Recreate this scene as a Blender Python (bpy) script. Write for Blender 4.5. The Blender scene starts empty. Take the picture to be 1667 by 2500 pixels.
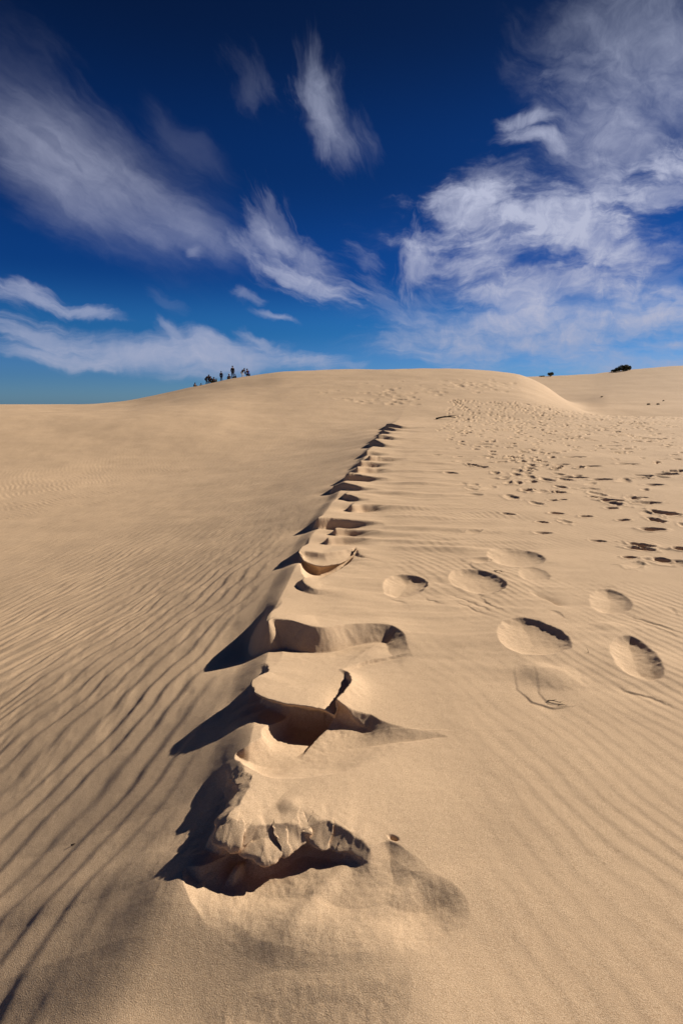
import bpy, bmesh, math, random
import numpy as np
from mathutils import Vector, Matrix

sc = bpy.context.scene
COL = sc.collection
R = math.radians
# ------------------------------------------------------------------ camera
EYE = 1.5
F = 1400.0
PITCH = math.atan(265 / F)
cam = bpy.data.cameras.new("camera")
cam.sensor_fit = 'VERTICAL'; cam.sensor_height = 36.0
cam.lens = 36.0 * F / 2500.0
cam.clip_start = 0.05; cam.clip_end = 20000
camo = bpy.data.objects.new("camera", cam); COL.objects.link(camo)
camo.location = (0, 0, EYE)
camo.rotation_euler = (R(90) - PITCH, 0, 0)
sc.camera = camo
cam.dof.use_dof = True; cam.dof.focus_distance = 3.0; cam.dof.aperture_fstop = 11.0
sc.render.resolution_x = 682; sc.render.resolution_y = 1024
sc.view_settings.view_transform = 'Standard'; sc.view_settings.look = 'None'
sc.view_settings.exposure = 0.45; sc.view_settings.gamma = 1
# ------------------------------------------------------------------ sun
SUN_AZ, SUN_EL = R(57), R(28)          # azimuth from +Y (view) towards +X (right)
SUN = Vector((math.sin(SUN_AZ) * math.cos(SUN_EL), math.cos(SUN_AZ) * math.cos(SUN_EL), math.sin(SUN_EL)))
sl = bpy.data.lights.new("sun", 'SUN'); sl.energy = 5.0; sl.angle = R(0.5); sl.color = (1.0, 0.93, 0.82)
so = bpy.data.objects.new("sun", sl); COL.objects.link(so)
so.rotation_euler = SUN.to_track_quat('Z', 'Y').to_euler()


def pray(px, py):
    """direction of the sight line through a point of the 1667x2500 photograph"""
    cx = (px - 833.5) / F; cy = (1250 - py) / F
    c, s = math.cos(PITCH), math.sin(PITCH)
    return np.array([cx, c + cy * s, -s + cy * c])


# ------------------------------------------------------------------ sky
def lin(c):
    return tuple((v / 255 / 12.92 if v / 255 <= 0.04045 else ((v / 255 + 0.055) / 1.055) ** 2.4) for v in c)


world = bpy.data.worlds.new("World"); sc.world = world; world.use_nodes = True; world.cycles.sampling_method = 'NONE'
nt = world.node_tree; N = nt.nodes; L = nt.links
for n in list(N): N.remove(n)


def nd(t, **kw):
    n = N.new(t)
    for k, v in kw.items():
        setattr(n, k, v)
    return n


def mth(op, a, b=None, c=None, clamp=False):
    n = N.new('ShaderNodeMath'); n.operation = op; n.use_clamp = clamp
    for i, v in enumerate((a, b, c)):
        if v is None: continue
        if isinstance(v, (int, float)): n.inputs[i].default_value = v
        else: L.new(v, n.inputs[i])
    return n.outputs[0]


out = nd('ShaderNodeOutputWorld'); bg = nd('ShaderNodeBackground'); bg.inputs[1].default_value = 0.1
L.new(bg.outputs[0], out.inputs[0])
tc = nd('ShaderNodeTexCoord')
sky = nd('ShaderNodeTexSky'); sky.sky_type = 'NISHITA'; sky.sun_disc = False
sky.sun_elevation = SUN_EL; sky.sun_rotation = SUN_AZ; sky.air_density = 1.0; sky.dust_density = 0.3; sky.ozone_density = 3.0
sep = nd('ShaderNodeSeparateXYZ'); L.new(tc.outputs['Generated'], sep.inputs[0])
# deep polarised blue: the sky's own colour is filtered by elevation
ramp = nd('ShaderNodeValToRGB'); ramp.color_ramp.interpolation = 'EASE'
L.new(mth('MULTIPLY', mth('MAXIMUM', sep.outputs[2], 0.0), 1.0), ramp.inputs[0])
SKYSTOPS = [(0.0, (.17, .34, .66)), (0.05, (.115, .27, .58)), (0.12, (.046, .205, .45)), (0.21, (.016, .105, .31)),
            (0.35, (.013, .072, .205)), (0.52, (.014, .042, .105)), (1.0, (.014, .036, .08))]
cr = ramp.color_ramp
while len(cr.elements) < len(SKYSTOPS): cr.elements.new(0.5)
for e, (p, c) in zip(cr.elements, SKYSTOPS):
    e.position = p; e.color = (*c, 1)
mul = nd('ShaderNodeMix', data_type='RGBA', blend_type='MULTIPLY'); mul.inputs[0].default_value = 1
L.new(sky.outputs[0], mul.inputs[6]); L.new(ramp.outputs[0], mul.inputs[7])


def stereo(px, py):
    d = pray(px, py); d /= np.linalg.norm(d)
    return d[0] / (1 + d[1]), d[2] / (1 + d[1])


# cloud coordinates: stereographic map of the sky centred on +Y
den = mth('MAXIMUM', mth('ADD', sep.outputs[1], 1.0), 0.02)
cu = mth('DIVIDE', sep.outputs[0], den); cv = mth('DIVIDE', sep.outputs[2], den)
comb = nd('ShaderNodeCombineXYZ'); L.new(cu, comb.inputs[0]); L.new(cv, comb.inputs[1])


def noise(vec, scale, detail=4, rough=0.55, dist=0.0):
    n = nd('ShaderNodeTexNoise'); n.noise_dimensions = '2D'
    n.inputs['Scale'].default_value = scale; n.inputs['Detail'].default_value = detail
    n.inputs['Roughness'].default_value = rough; n.inputs['Distortion'].default_value = dist
    L.new(vec, n.inputs['Vector']); return n


def vadd(a, bcol, s):
    m1 = nd('ShaderNodeVectorMath', operation='SUBTRACT'); L.new(bcol, m1.inputs[0]); m1.inputs[1].default_value = (.5, .5, .5)
    m2 = nd('ShaderNodeVectorMath', operation='SCALE'); L.new(m1.outputs[0], m2.inputs[0]); m2.inputs['Scale'].default_value = s
    m3 = nd('ShaderNodeVectorMath', operation='ADD'); L.new(a, m3.inputs[0]); L.new(m2.outputs[0], m3.inputs[1])
    return m3.outputs[0]


w1 = noise(comb.outputs[0], 9, 3, .5)
pw = vadd(comb.outputs[0], w1.outputs['Color'], 0.03)
w2 = noise(pw, 45, 3, .6)
pw2 = vadd(pw, w2.outputs['Color'], 0.009)

# each stroke: centre, end (photo points of the sky), half width, strength, streak stretch, edge raggedness
STROKES = [
    # big left veil
    ((40, 300), (470, 590), 120, .12, 3, .3), ((-40, 100), (120, 200), 60, .05, 3, .5),
    ((0, 240), (330, 480), 95, 0.17, 5, .45), ((60, 350), (420, 600), 75, 0.15, 6, .45), ((0, 330), (200, 430), 60, 0.17, 5, .45),
    ((250, 420), (620, 650), 42, 0.20, 8, .45), ((0, 430), (300, 560), 60, 0.14, 8, .45), ((330, 560), (560, 620), 30, 0.14, 8, .45),
    ((380, 280), (520, 420), 40, .07, 6, .45),
    # wisp top centre
    ((775, 120), (790, 300), 36, 0.38, 5, .7), ((745, 190), (790, 290), 30, 0.19, 4, .7), ((800, 280), (850, 400), 38, 0.24, 6, .7),
    ((590, 200), (620, 250), 40, .09, 3, .7), ((560, 130), (640, 210), 35, .04, 3, .7),
    # centre left fan
    ((590, 540), (700, 640), 50, 0.40, 4, .8), ((650, 660), (850, 730), 30, 0.65, 5, .6), ((690, 600), (830, 690), 45, 0.35, 4, .8),
    ((640, 480), (720, 620), 35, 0.18, 5, .8), ((850, 625), (910, 650), 22, .16, 3, .7), ((620, 760), (730, 788), 9, 0.50, 6, .4),
    ((570, 715), (640, 735), 14, 0.30, 3, .5), ((470, 632), (490, 634), 12, 0.25, 2, .5), ((370, 720), (460, 770), 14, .07, 5, .6),
    # left low streaks
    ((-40, 700), (130, 745), 26, 0.55, 8, .5), ((60, 735), (310, 778), 15, 0.60, 10, .4), ((0, 690), (80, 705), 12, 0.35, 4, .4),
    # horizon band
    ((-60, 800), (240, 850), 34, 0.56, 10, 0.45), ((150, 840), (520, 880), 36, 0.78, 10, 0.45), ((400, 850), (700, 885), 36, 0.75, 10, 0.45),
    ((650, 860), (860, 895), 26, 0.62, 8, 0.45), ((400, 795), (440, 830), 20, 0.50, 2, 0.38), ((-60, 860), (350, 880), 22, 0.69, 12, 0.38),
    ((600, 820), (690, 850), 16, 0.50, 4, 0.45), ((450, 815), (620, 845), 16, 0.44, 8, 0.45),
    # upper right veil
    ((1380, 60), (1600, 120), 110, 0.22, 3, .5), ((1500, 20), (1700, 220), 80, 0.27, 4, .5), ((1360, 170), (1460, 160), 30, 0.21, 4, .6),
    ((1235, 287), (1370, 280), 17, .60, 5, .4), ((1230, 322), (1390, 326), 17, .55, 5, .4), ((1350, 320), (1400, 370), 22, 0.34, 3, .5),
    ((1420, 280), (1600, 340), 85, 0.27, 3, .5), ((1440, 380), (1560, 400), 60, 0.22, 3, .5), ((1480, 180), (1560, 330), 70, 0.17, 3, .5),
    ((1650, 90), (1690, 330), 50, 0.22, 3, .5),
    # main right mass
    ((1020, 810), (1700, 770), 110, .44, 5, .5), ((1080, 560), (1600, 540), 120, .22, 4, .5),
    ((1030, 530), (1230, 520), 62, 0.68, 2.5, .9), ((1000, 610), (1060, 640), 40, 0.52, 2, .9), ((1120, 430), (1260, 440), 42, 0.28, 3, .8),
    ((1200, 540), (1500, 520), 70, 0.71, 3, .9), ((1420, 470), (1560, 470), 60, 0.57, 2.5, .9), ((1550, 500), (1700, 480), 60, 0.57, 3, .9),
    ((1080, 640), (1320, 620), 42, 0.74, 3, .8), ((1300, 590), (1560, 610), 65, 0.68, 3, .9), ((1620, 400), (1690, 410), 34, 0.66, 3, .7),
    ((1150, 720), (1500, 700), 60, 0.55, 3, .9), ((1480, 650), (1680, 640), 40, 0.33, 4, .8), ((1500, 730), (1700, 720), 50, 0.59, 4, .8),
    ((1130, 800), (1450, 790), 65, 0.52, 4, .8), ((1400, 800), (1700, 790), 70, 0.59, 5, .8), ((1040, 850), (1350, 860), 40, 0.49, 6, .8),
    ((1300, 880), (1700, 860), 50, 0.47, 8, .7), ((930, 820), (1040, 830), 30, 0.30, 4, .8), ((1000, 700), (1060, 760), 45, 0.21, 2, .9),
    ((840, 890), (900, 898), 12, 0.33, 4, .6), ((1010, 560), (990, 700), 30, 0.24, 4, .9), ((880, 700), (970, 760), 30, 0.19, 5, .8),
]
# dark gaps in the cloud: (centre, end), half width, strength
GAPS = [((1200, 590), (1260, 580), 24, .55), ((1310, 645), (1350, 640), 16, .6), ((1150, 690), (1240, 690), 18, .5), ((1540, 610), (1680, 560), 32, .6), ((1560, 700), (1680, 690), 34, .6),
        ((1270, 420), (1330, 440), 40, .5), ((1560, 440), (1620, 440), 18, .6), ((1180, 830), (1260, 870), 22, .35), ((1050, 740), (1110, 760), 26, .4), ((1320, 820), (1380, 790), 20, .3),
        ((1430, 700), (1560, 690), 14, .35), ((60, 300), (180, 400), 14, .25), ((200, 800), (330, 812), 10, .3)]
NOI = {}


def stroke_field(k, a, b, hw, st, stretch, rag, prev, dark=False):
    ua, va = stereo(*a); ub, vb = stereo(*b)
    mx, my = (ua + ub) / 2, (va + vb) / 2
    ln = math.hypot(ub - ua, vb - va); ang = math.atan2(vb - va, ub - ua)
    hwu = hw / F / 2 * (1 + mx * mx + my * my) * 1.1
    if prev is None: pk = pw2
    else:                                     # chained, so the strokes are worked out one after another
        ch = nd('ShaderNodeVectorMath', operation='MULTIPLY_ADD'); L.new(prev, ch.inputs[0]); ch.inputs[1].default_value = (1e-6, 1e-6, 1e-6); L.new(pw2, ch.inputs[2]); pk = ch.outputs[0]
    mp = nd('ShaderNodeMapping', vector_type='TEXTURE')
    mp.inputs['Location'].default_value = (mx, my, 0); mp.inputs['Rotation'].default_value = (0, 0, ang)
    mp.inputs['Scale'].default_value = (ln / 2 + hwu * .6, hwu * .95, 1)
    L.new(pk, mp.inputs['Vector'])
    lenn = nd('ShaderNodeVectorMath', operation='LENGTH'); L.new(mp.outputs[0], lenn.inputs[0])
    key = gkey(a, b, hw, stretch)
    if key not in NOI:
        ms = nd('ShaderNodeMapping', vector_type='TEXTURE'); sc_ = .009 if key[1] else .024
        ms.inputs['Location'].default_value = (k * .37, 0, 0); ms.inputs['Rotation'].default_value = (0, 0, key[0] * R(22))
        ms.inputs['Scale'].default_value = (sc_ * (6 if key[2] else 3), sc_, 1)
        L.new(pk, ms.inputs['Vector'])
        NOI.clear(); NOI[key] = mth('MULTIPLY', mth('SUBTRACT', noise(ms.outputs[0], 1.0, 5, .62, 0).outputs[0], .5), 1.0)
    dd = mth('MULTIPLY_ADD', NOI[key], -3.2 * rag, lenn.outputs['Value'])
    mr = nd('ShaderNodeMapRange', interpolation_type='SMOOTHERSTEP')
    mr.inputs['From Min'].default_value = 1.35; mr.inputs['From Max'].default_value = 0.0
    mr.inputs['To Min'].default_value = 1; mr.inputs['To Max'].default_value = 1 - st
    L.new(dd, mr.inputs['Value'])
    return mr.outputs[0] if prev is None else mth('MULTIPLY', prev, mr.outputs[0])


def gkey(a, b, hw, stretch):
    ua, va = stereo(*a); ub, vb = stereo(*b)
    return (round(math.atan2(vb - va, ub - ua) / R(22)), hw < 36, stretch > 4)


acc = None
for k, sk in enumerate(sorted(STROKES, key=lambda q: gkey(q[0], q[1], q[2], q[4]))):
    acc = stroke_field(k, *sk, acc)
NOI.clear()
cov0 = mth('SUBTRACT', 1.0, acc, clamp=True)
g = mth('MULTIPLY_ADD', cov0, 1e-6, 1.0)
for k, (a, b, hw, st) in enumerate(sorted(GAPS, key=lambda q: gkey(q[0], q[1], q[2], 3))):
    g = stroke_field(k + 90, a, b, hw, st, 3, .9, g)
cov = mth('MULTIPLY', cov0, g)
fine = noise(pw2, 48, 6, .68, .4)
fam = nd('ShaderNodeMapRange'); L.new(cu, fam.inputs['Value'])
for kk, vv in (('From Min', -.12), ('From Max', .06), ('To Min', .6), ('To Max', 1.5)): fam.inputs[kk].default_value = vv
cov = mth('MULTIPLY', cov, mth('MULTIPLY_ADD', mth('SUBTRACT', fine.outputs[0], .5), fam.outputs[0], 1.0), clamp=True)
ccol = nd('ShaderNodeValToRGB'); L.new(mth('MAXIMUM', sep.outputs[2], 0.0), ccol.inputs[0])
CSTOPS = [(0.0, (.31, .35, .49)), (.15, (.43, .46, .61)), (.35, (.47, .50, .655)), (.52, (.27, .31, .44)), (1, (.2, .23, .33))]
cc = ccol.color_ramp
while len(cc.elements) < len(CSTOPS): cc.elements.new(.5)
for e, (p, c) in zip(cc.elements, CSTOPS):
    e.position = p; e.color = (*c, 1)
cs = nd('ShaderNodeVectorMath', operation='SCALE'); L.new(ccol.outputs[0], cs.inputs[0]); cs.inputs['Scale'].default_value = 7.5
mixc = nd('ShaderNodeMix', data_type='RGBA'); L.new(cov, mixc.inputs[0]); L.new(mul.outputs[2], mixc.inputs[6]); L.new(cs.outputs[0], mixc.inputs[7])
L.new(mixc.outputs[2], bg.inputs[0])

# ------------------------------------------------------------------ numeric helpers
rng = np.random.RandomState(7)
PERM = np.concatenate([rng.permutation(256)] * 2)
GA = rng.rand(256) * 2 * np.pi
GX, GY = np.cos(GA), np.sin(GA)


def perlin(x, y):
    xi = np.floor(x).astype(np.int64); yi = np.floor(y).astype(np.int64)
    xf = x - xi; yf = y - yi
    u = xf * xf * xf * (xf * (xf * 6 - 15) + 10); v = yf * yf * yf * (yf * (yf * 6 - 15) + 10)
    X = xi & 255; Y = yi & 255; X1 = (X + 1) & 255; Y1 = (Y + 1) & 255

    def g(a, b, dx, dy):
        h = PERM[PERM[a] + b]
        return GX[h] * dx + GY[h] * dy
    n00 = g(X, Y, xf, yf); n10 = g(X1, Y, xf - 1, yf); n01 = g(X, Y1, xf, yf - 1); n11 = g(X1, Y1, xf - 1, yf - 1)
    a = n00 + u * (n10 - n00); b = n01 + u * (n11 - n01)
    return (a + v * (b - a)) * 1.5


def fbm(x, y, f, o=3, g=.5):
    s = 0; a = 1
    for i in range(o):
        s = s + a * perlin(x * f + 13.7 * i, y * f - 7.3 * i); a *= g; f *= 2.03
    return s


def sstep(a, b, x):
    t = np.clip((x - a) / (b - a), 0, 1); return t * t * (3 - 2 * t)


def hermite(xs, ys, x):
    """smooth monotone-ish interpolation"""
    xs = np.asarray(xs, float); ys = np.asarray(ys, float)
    d = np.diff(ys) / np.diff(xs)
    m = np.zeros_like(ys); m[1:-1] = np.where(d[:-1] * d[1:] > 0, 2 * d[:-1] * d[1:] / (d[:-1] + d[1:] + 1e-12), 0); m[0] = d[0]; m[-1] = d[-1]
    x = np.clip(x, xs[0], xs[-1]); i = np.clip(np.searchsorted(xs, x) - 1, 0, len(xs) - 2)
    h = xs[i + 1] - xs[i]; t = (x - xs[i]) / h
    return ((2 * t ** 3 - 3 * t ** 2 + 1) * ys[i] + (t ** 3 - 2 * t ** 2 + t) * h * m[i] + (-2 * t ** 3 + 3 * t ** 2) * ys[i + 1] + (t ** 3 - t ** 2) * h * m[i + 1])


# ------------------------------------------------------------------ the large shape of the dunes
RY = [0, 1.0, 1.30, 1.50, 1.70, 2.1, 3.0, 3.9, 5.0, 6.9, 9, 12.9, 17, 22, 28, 40]
RX = [-.62, -.60, -.57, -.54, -.47, -.40, -.44, -.50, -.44, -.33, -.08, .38, .95, 1.65, 2.6, 4.5]


def silh(pts, rad):
    """skyline points -> (azimuth, height at distance rad)"""
    a = []; z = []
    for px, py in pts:
        d = pray(px, py); a.append(math.atan2(d[0], d[1])); z.append(EYE + d[2] / math.hypot(d[0], d[1]) * rad)
    return np.array(a), np.array(z)


R1 = 88.0; R2 = 185.0
A1, Z1 = silh([(-900, 1000), (-300, 994), (0, 991), (120, 991), (200, 988), (300, 980), (400, 962), (476, 946), (560, 931), (620, 922), (700, 912), (780, 908), (850, 906), (1000, 903), (1080, 903),
               (1180, 908), (1260, 918), (1300, 931), (1350, 956), (1400, 982), (1440, 1003), (1500, 1022), (1700, 1030), (2600, 1020)], R1)
A2, Z2 = silh([(-900, 1006), (0, 1003), (700, 985), (1100, 935), (1230, 922), (1280, 920), (1340, 918), (1440, 913), (1500, 906), (1560, 900), (1667, 893), (1900, 885), (2600, 920)], R2)


def plateau(r):
    return hermite([0, 5, 10, 20, 30, 40, 46, 60], [0, 0, .10, .45, .70, .86, .86, .55], r)


def base(x, y):
    x = np.asarray(x, float); y = np.asarray(y, float)
    r = np.hypot(x, y); az = np.arctan2(x, y)
    xr = np.interp(y, RY, RX)
    d = x - xr
    pl = plateau(r)
    fade = 1 - sstep(18, 34, y)                          # the crest flattens out near the hill
    dl = np.maximum(-d, 0); dr = np.maximum(d, 0)
    so_ = .14 * (1 - sstep(1.35, 1.95, y)); dl = np.sqrt(dl * dl + so_ * so_) - so_
    D = 4.6
    near = 1 - sstep(1.3, 4.2, y)
    drop = 1.42 * (1 - np.exp(-dl / D)) + .21 * near * (1 - np.exp(-(dl / 1.1) ** 1.4)) + .03 * sstep(0, .2, dl) * sstep(1.4, 1.7, y)
    zl = -drop * (fade * .9 + .1)
    zl = zl - .17 * sstep(.25, -.60, x) * (1 - .35 * sstep(-.6, -3, x)) * (1 - sstep(1.25, 1.85, y))
    zr = -.05 * sstep(0, 1.0, dr) - .03 * np.minimum(dr, 4) / 4 * fade
    z = pl + zl + zr * fade
    # hill with the group of people, hollow behind it, farther dune
    z1 = hermite(A1, Z1, az); z2 = hermite(A2, Z2, az)
    k1 = sstep(26, R1 + 2, r)
    k1 = np.where(r < R1, np.clip((r - 30) / (R1 - 30), 0, 1), 1)
    k1 = np.sin(k1 * np.pi / 2) ** 1.6                    # convex towards the crest
    left = sstep(-.1, -.5, az)
    k1 = k1 * (1 - left) + left * sstep(16, R1, r)
    zz = z * (1 - k1) + z1 * k1
    low = np.minimum(z1 - 2.5, .3)
    kb = sstep(R1, R1 + 32, r)
    right = sstep(.40, .47, az)
    zz = zz * (1 - kb) + (low * (1 - right) + (z1 * .6 + z2 * .4) * right) * kb
    kf = sstep(R1 + 8, R2, r)
    kf = np.where(az > .3, np.clip((r - 60) / (R2 - 60), 0, 1) ** 1.35, kf)
    far = r > 60
    w2 = np.where(az > .3, sstep(.33, .43, az) * sstep(60, 75, r) + (1 - sstep(.33, .43, az)) * kb, kb)
    zfar = .1 * (1 - kf) + z2 * kf
    zz = np.where(far, zz * (1 - w2) + zfar * w2, zz)
    zend = sstep(R2, R2 + 250, r)
    zz = zz * (1 - zend) + (-6.0) * zend
    return zz


def hit(px, py, zo=0.0):
    """the point where a sight line meets the sand (or a level zo above it)"""
    d = pray(px, py); t = .5; last = t
    while t < 400:
        p = d * t
        if EYE + p[2] < float(base(p[0], p[1])) + zo: break
        last = t; t *= 1.01
    lo, hi = last, t
    for _ in range(22):
        m = (lo + hi) / 2; p = d * m
        if EYE + p[2] < float(base(p[0], p[1])) + zo: hi = m
        else: lo = m
    return (d * hi)[:2]


# ------------------------------------------------------------------ the sheet of sand: polar grid, finest near the camera
def rows():
    seg = [(.25, .9, .012), (.9, 5.2, .0019), (5.2, 14, .0028), (14, 30, .0055), (30, 95, .0078), (95, 260, .014), (260, 6000, .06)]
    out = []
    for a, b, s in seg:
        n = int(math.log(b / a) / s); out += list(a * np.exp(np.linspace(0, math.log(b / a), n, endpoint=False)))
    return np.array(out + [6000.])


rr = rows()
aa = np.concatenate([np.linspace(-180, -42, 80, endpoint=False), np.linspace(-42, 42, 960, endpoint=False), np.linspace(42, 180, 80, endpoint=False)])
aa = np.radians(aa)
NR, NA = len(rr), len(aa)
RRg, AAg = np.meshgrid(rr, aa, indexing='ij')
X = (RRg * np.sin(AAg)).ravel(); Y = (RRg * np.cos(AAg)).ravel(); RAD = RRg.ravel(); AZ = AAg.ravel()
Z = base(X, Y)
DAMP = np.ones_like(X); DX = np.zeros_like(X); DY = np.zeros_like(X)
inview = np.abs(AZ) < R(42)
XR = np.interp(Y, RY, RX); D0 = X - XR


def window(cx, cy, m):
    r = math.hypot(cx, cy); az = math.atan2(cx, cy)
    i0, i1 = np.searchsorted(rr, [max(r - m, 0), r + m])
    da = math.asin(min(m / max(r, 1e-6), .99)) if m < r else math.pi
    j0, j1 = np.searchsorted(aa, [az - da, az + da])
    return (np.arange(i0, i1)[:, None] * NA + np.arange(j0, j1)[None, :]).ravel()


def smooth_poly(pts, n=8):
    """Catmull-Rom through rows of (x, y, extra...)"""
    P = np.array(pts, float); Q = np.vstack([2 * P[0] - P[1], P, 2 * P[-1] - P[-2]]); out = []
    for i in range(1, len(Q) - 2):
        for t in np.linspace(0, 1, n, endpoint=False):
            a, b, c, d = Q[i - 1], Q[i], Q[i + 1], Q[i + 2]
            out.append(.5 * ((2 * b) + (-a + c) * t + (2 * a - 5 * b + 4 * c - d) * t * t + (-a + 3 * b - 3 * c + d) * t ** 3))
    out.append(P[-1]); return np.array(out)


def near_line(xs, ys, P, pw=4):
    """distance, side and softly blended extras of the nearest point on polyline P (rows x,y,extras)"""
    best = np.full(xs.shape, 1e18); side = np.zeros_like(xs); ext = np.zeros((P.shape[1] - 2,) + xs.shape)
    tx = np.zeros_like(xs); ty = np.zeros_like(xs); ws = np.zeros_like(xs); bcr = np.zeros_like(xs)
    for a, b in zip(P[:-1], P[1:]):
        vx, vy = b[0] - a[0], b[1] - a[1]; l2 = vx * vx + vy * vy + 1e-12
        t = np.clip(((xs - a[0]) * vx + (ys - a[1]) * vy) / l2, 0, 1)
        d2 = (xs - a[0] - t * vx) ** 2 + (ys - a[1] - t * vy) ** 2
        il = 1 / math.sqrt(l2); crs = (vx * (ys - a[1]) - vy * (xs - a[0])) * il
        m = (d2 < best - 1e-9) | ((d2 < best + 1e-9) & (np.abs(crs) > bcr))      # at a shared corner the flatter view decides
        best = np.where(m, np.minimum(d2, best), best); bcr = np.where(m, np.abs(crs), bcr)
        side = np.where(m, np.where(crs >= 0, 1., -1.), side)
        w = (d2 + 1e-5) ** -pw * (1e-20 + math.sqrt(l2))
        ws += w; tx += w * vx * il; ty += w * vy * il
        for k in range(ext.shape[0]):
            ext[k] += w * (a[2 + k] + t * (b[2 + k] - a[2 + k]))
    ln = np.sqrt(tx * tx + ty * ty) + 1e-12
    dist = np.sqrt(best); cap = np.zeros_like(xs)
    for e, f in ((P[0], P[1]), (P[-1], P[-2])):
        ux, uy = e[0] - f[0], e[1] - f[1]; q = math.hypot(ux, uy) + 1e-12; ux /= q; uy /= q
        de = np.hypot(xs - e[0], ys - e[1]); al = (xs - e[0]) * ux + (ys - e[1]) * uy
        m = (np.abs(de - dist) < 1e-6) & (al > 0)
        cap = np.where(m, al, cap)
    return dist, side, ext / ws, tx / ln, ty / ln, cap


def hollow(pts, depth, px=True, rough=.004, rf=12, zo=0.0, n=4):
    """a hollow with a closed outline (px, py, wall width): narrow walls are steep with a sharp brink, wide ones soft"""
    rows_ = []
    for p in pts:
        q = hit(p[0], p[1], zo) if px else p[:2]
        rows_.append((q[0], q[1], p[2]))
    P = smooth_poly(rows_ + [rows_[0]], n)
    sel = np.where((X > P[:, 0].min()) & (X < P[:, 0].max()) & (Y > P[:, 1].min()) & (Y < P[:, 1].max()))[0]
    if len(sel) == 0: return
    xs, ys = X[sel], Y[sel]
    xs = xs + rough * fbm(xs, ys, rf, 3); ys = ys + rough * fbm(xs + 40, ys + 9, rf, 3)
    inside = np.zeros(xs.shape, bool)
    for a, b in zip(P[:-1], P[1:]):
        c = (a[1] > ys) != (b[1] > ys)
        inside ^= c & (xs < (b[0] - a[0]) * (ys - a[1]) / (b[1] - a[1] + 1e-15) + a[0])
    sel, xs, ys = sel[inside], xs[inside], ys[inside]
    d, side, ext, tx, ty, cap = near_line(xs, ys, P, 1.6)
    lw = ext[0]; p = np.clip(1 + (lw - .12) * 6, 1, 2)
    Z[sel] -= depth * (1 - np.exp(-(d / lw) ** p))
    DAMP[sel] *= np.clip(1 - d / .06, .12, 1)


def cells(x, y, f):
    """broken facets: a random level and tilt for each cell"""
    x = x * f; y = y * f; xi = np.floor(x); yi = np.floor(y); best = np.full(x.shape, 9.); val = np.zeros_like(x)
    for i in (-1, 0, 1):
        for j in (-1, 0, 1):
            A = (xi + i).astype(np.int64) & 255; B = (yi + j).astype(np.int64) & 255; h = PERM[PERM[A] + B]
            ax = xi + i + .5 + .4 * GX[h]; ay = yi + j + .5 + .4 * GY[h]; h2 = PERM[h]; d = (x - ax) ** 2 + (y - ay) ** 2
            m = d < best; best = np.where(m, d, best); val = np.where(m, GX[h2] * .6 + .9 * ((x - ax) * GX[PERM[h2]] + (y - ay) * GY[PERM[h2]]), val)
    return val


def edge(pts, Ll=.25, Lh=.5, zo=None, w=.03, over=0.0, rough=.004, rf=28, px=True, smooth=True, recess=.5, nose=0):
    """A wind-cut brink.  pts: (px, py, rise, drop): the high side lies to the RIGHT of travel.
    rise lifts the high side (dies off over Lh), drop sinks the low side (dies off over Ll);
    over pushes the lip out over the low side and hollows the face below it."""
    rows_ = []
    for p in pts:
        if px:
            q = hit(p[0], p[1], p[2] if zo is None else zo)
        else:
            q = p[:2]
        rows_.append((q[0], q[1], p[2], p[3]))
    P = smooth_poly(rows_, 5) if smooth else np.array(rows_)
    m = max(Ll, Lh) * 2.6 + .05
    sel = np.where((X > P[:, 0].min() - m) & (X < P[:, 0].max() + m) & (Y > P[:, 1].min() - m) & (Y < P[:, 1].max() + m))[0]
    if len(sel) == 0: return
    xs, ys = X[sel], Y[sel]
    if rough > 0:
        xs = xs + rough * fbm(xs, ys, rf, 3); ys = ys + rough * fbm(xs + 40, ys + 9, rf, 3)
    d, side, ext, tx, ty, cap = near_line(xs, ys, P)
    n = -side * np.sqrt(np.maximum(d * d - cap * cap, 0))                                  # positive on the high side
    cf = np.exp(-(cap / (.25 * min(Ll, Lh) + .5 * d)) ** 2)
    rise, drop = ext[0] * cf, ext[1] * cf
    hi = rise * np.exp(-(np.maximum(n, 0) / Lh) ** 1.3)
    lo = -drop * np.exp(-(np.maximum(-n - w, 0) / Ll) ** 1.4)
    k = np.clip((n + w) / w, 0, 1)                 # 0 at the foot, 1 at the lip
    if nose:                                       # a crumbling bevelled front above the undercut
        k = np.interp(n / w, [-1, -.70, -.50, -.36, 0], [0, .30, .60, .72, 1])
        lump = np.exp(-((n / w + .2) / .28) ** 2) * cf * np.clip((rise + drop) / .08, 0, 1) * np.clip(-tx * 1.3 - .1, 0, 1)
        q1 = cells(xs, ys, 12) + .15 * fbm(xs, ys, 50, 3); q2 = .7 * cells(xs + 7, ys - 3, 12) + .2 * fbm(xs, ys, 45, 3)
        Z[sel] += nose * .8 * lump * q1; DX[sel] += nose * lump * q2; DY[sel] += nose * lump * (cells(xs, ys, 12) + .2 * fbm(xs - 9, ys + 4, 40, 3, .6))
    z = lo * (1 - k) + hi * k
    Z[sel] += z
    if over > 0:
        tot = np.clip((rise + drop) / .12, 0, 1.3) * over
        prof = np.interp(n / w, [-3.0, -1.6, -1.0, -.75, -.45, -.22, 0, .5, 2.5], [0, .15 * recess, recess * .75, recess, recess * .7, -.55, -1, -.75, 0])
        # normal of the line towards the high side
        if nose: prof = np.interp(n / w, [-3.0, -1.6, -1.0, -.8, -.6, -.45, -.32, 0, .5, 2.5], [0, .15 * recess, recess * .75, recess, recess * .5, -.6, -.65, -.1, 0, 0]) * np.clip(-tx * 1.2, .2, 1)
        nx, ny = ty, -tx
        DX[sel] += nx * prof * tot; DY[sel] += ny * prof * tot


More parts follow.
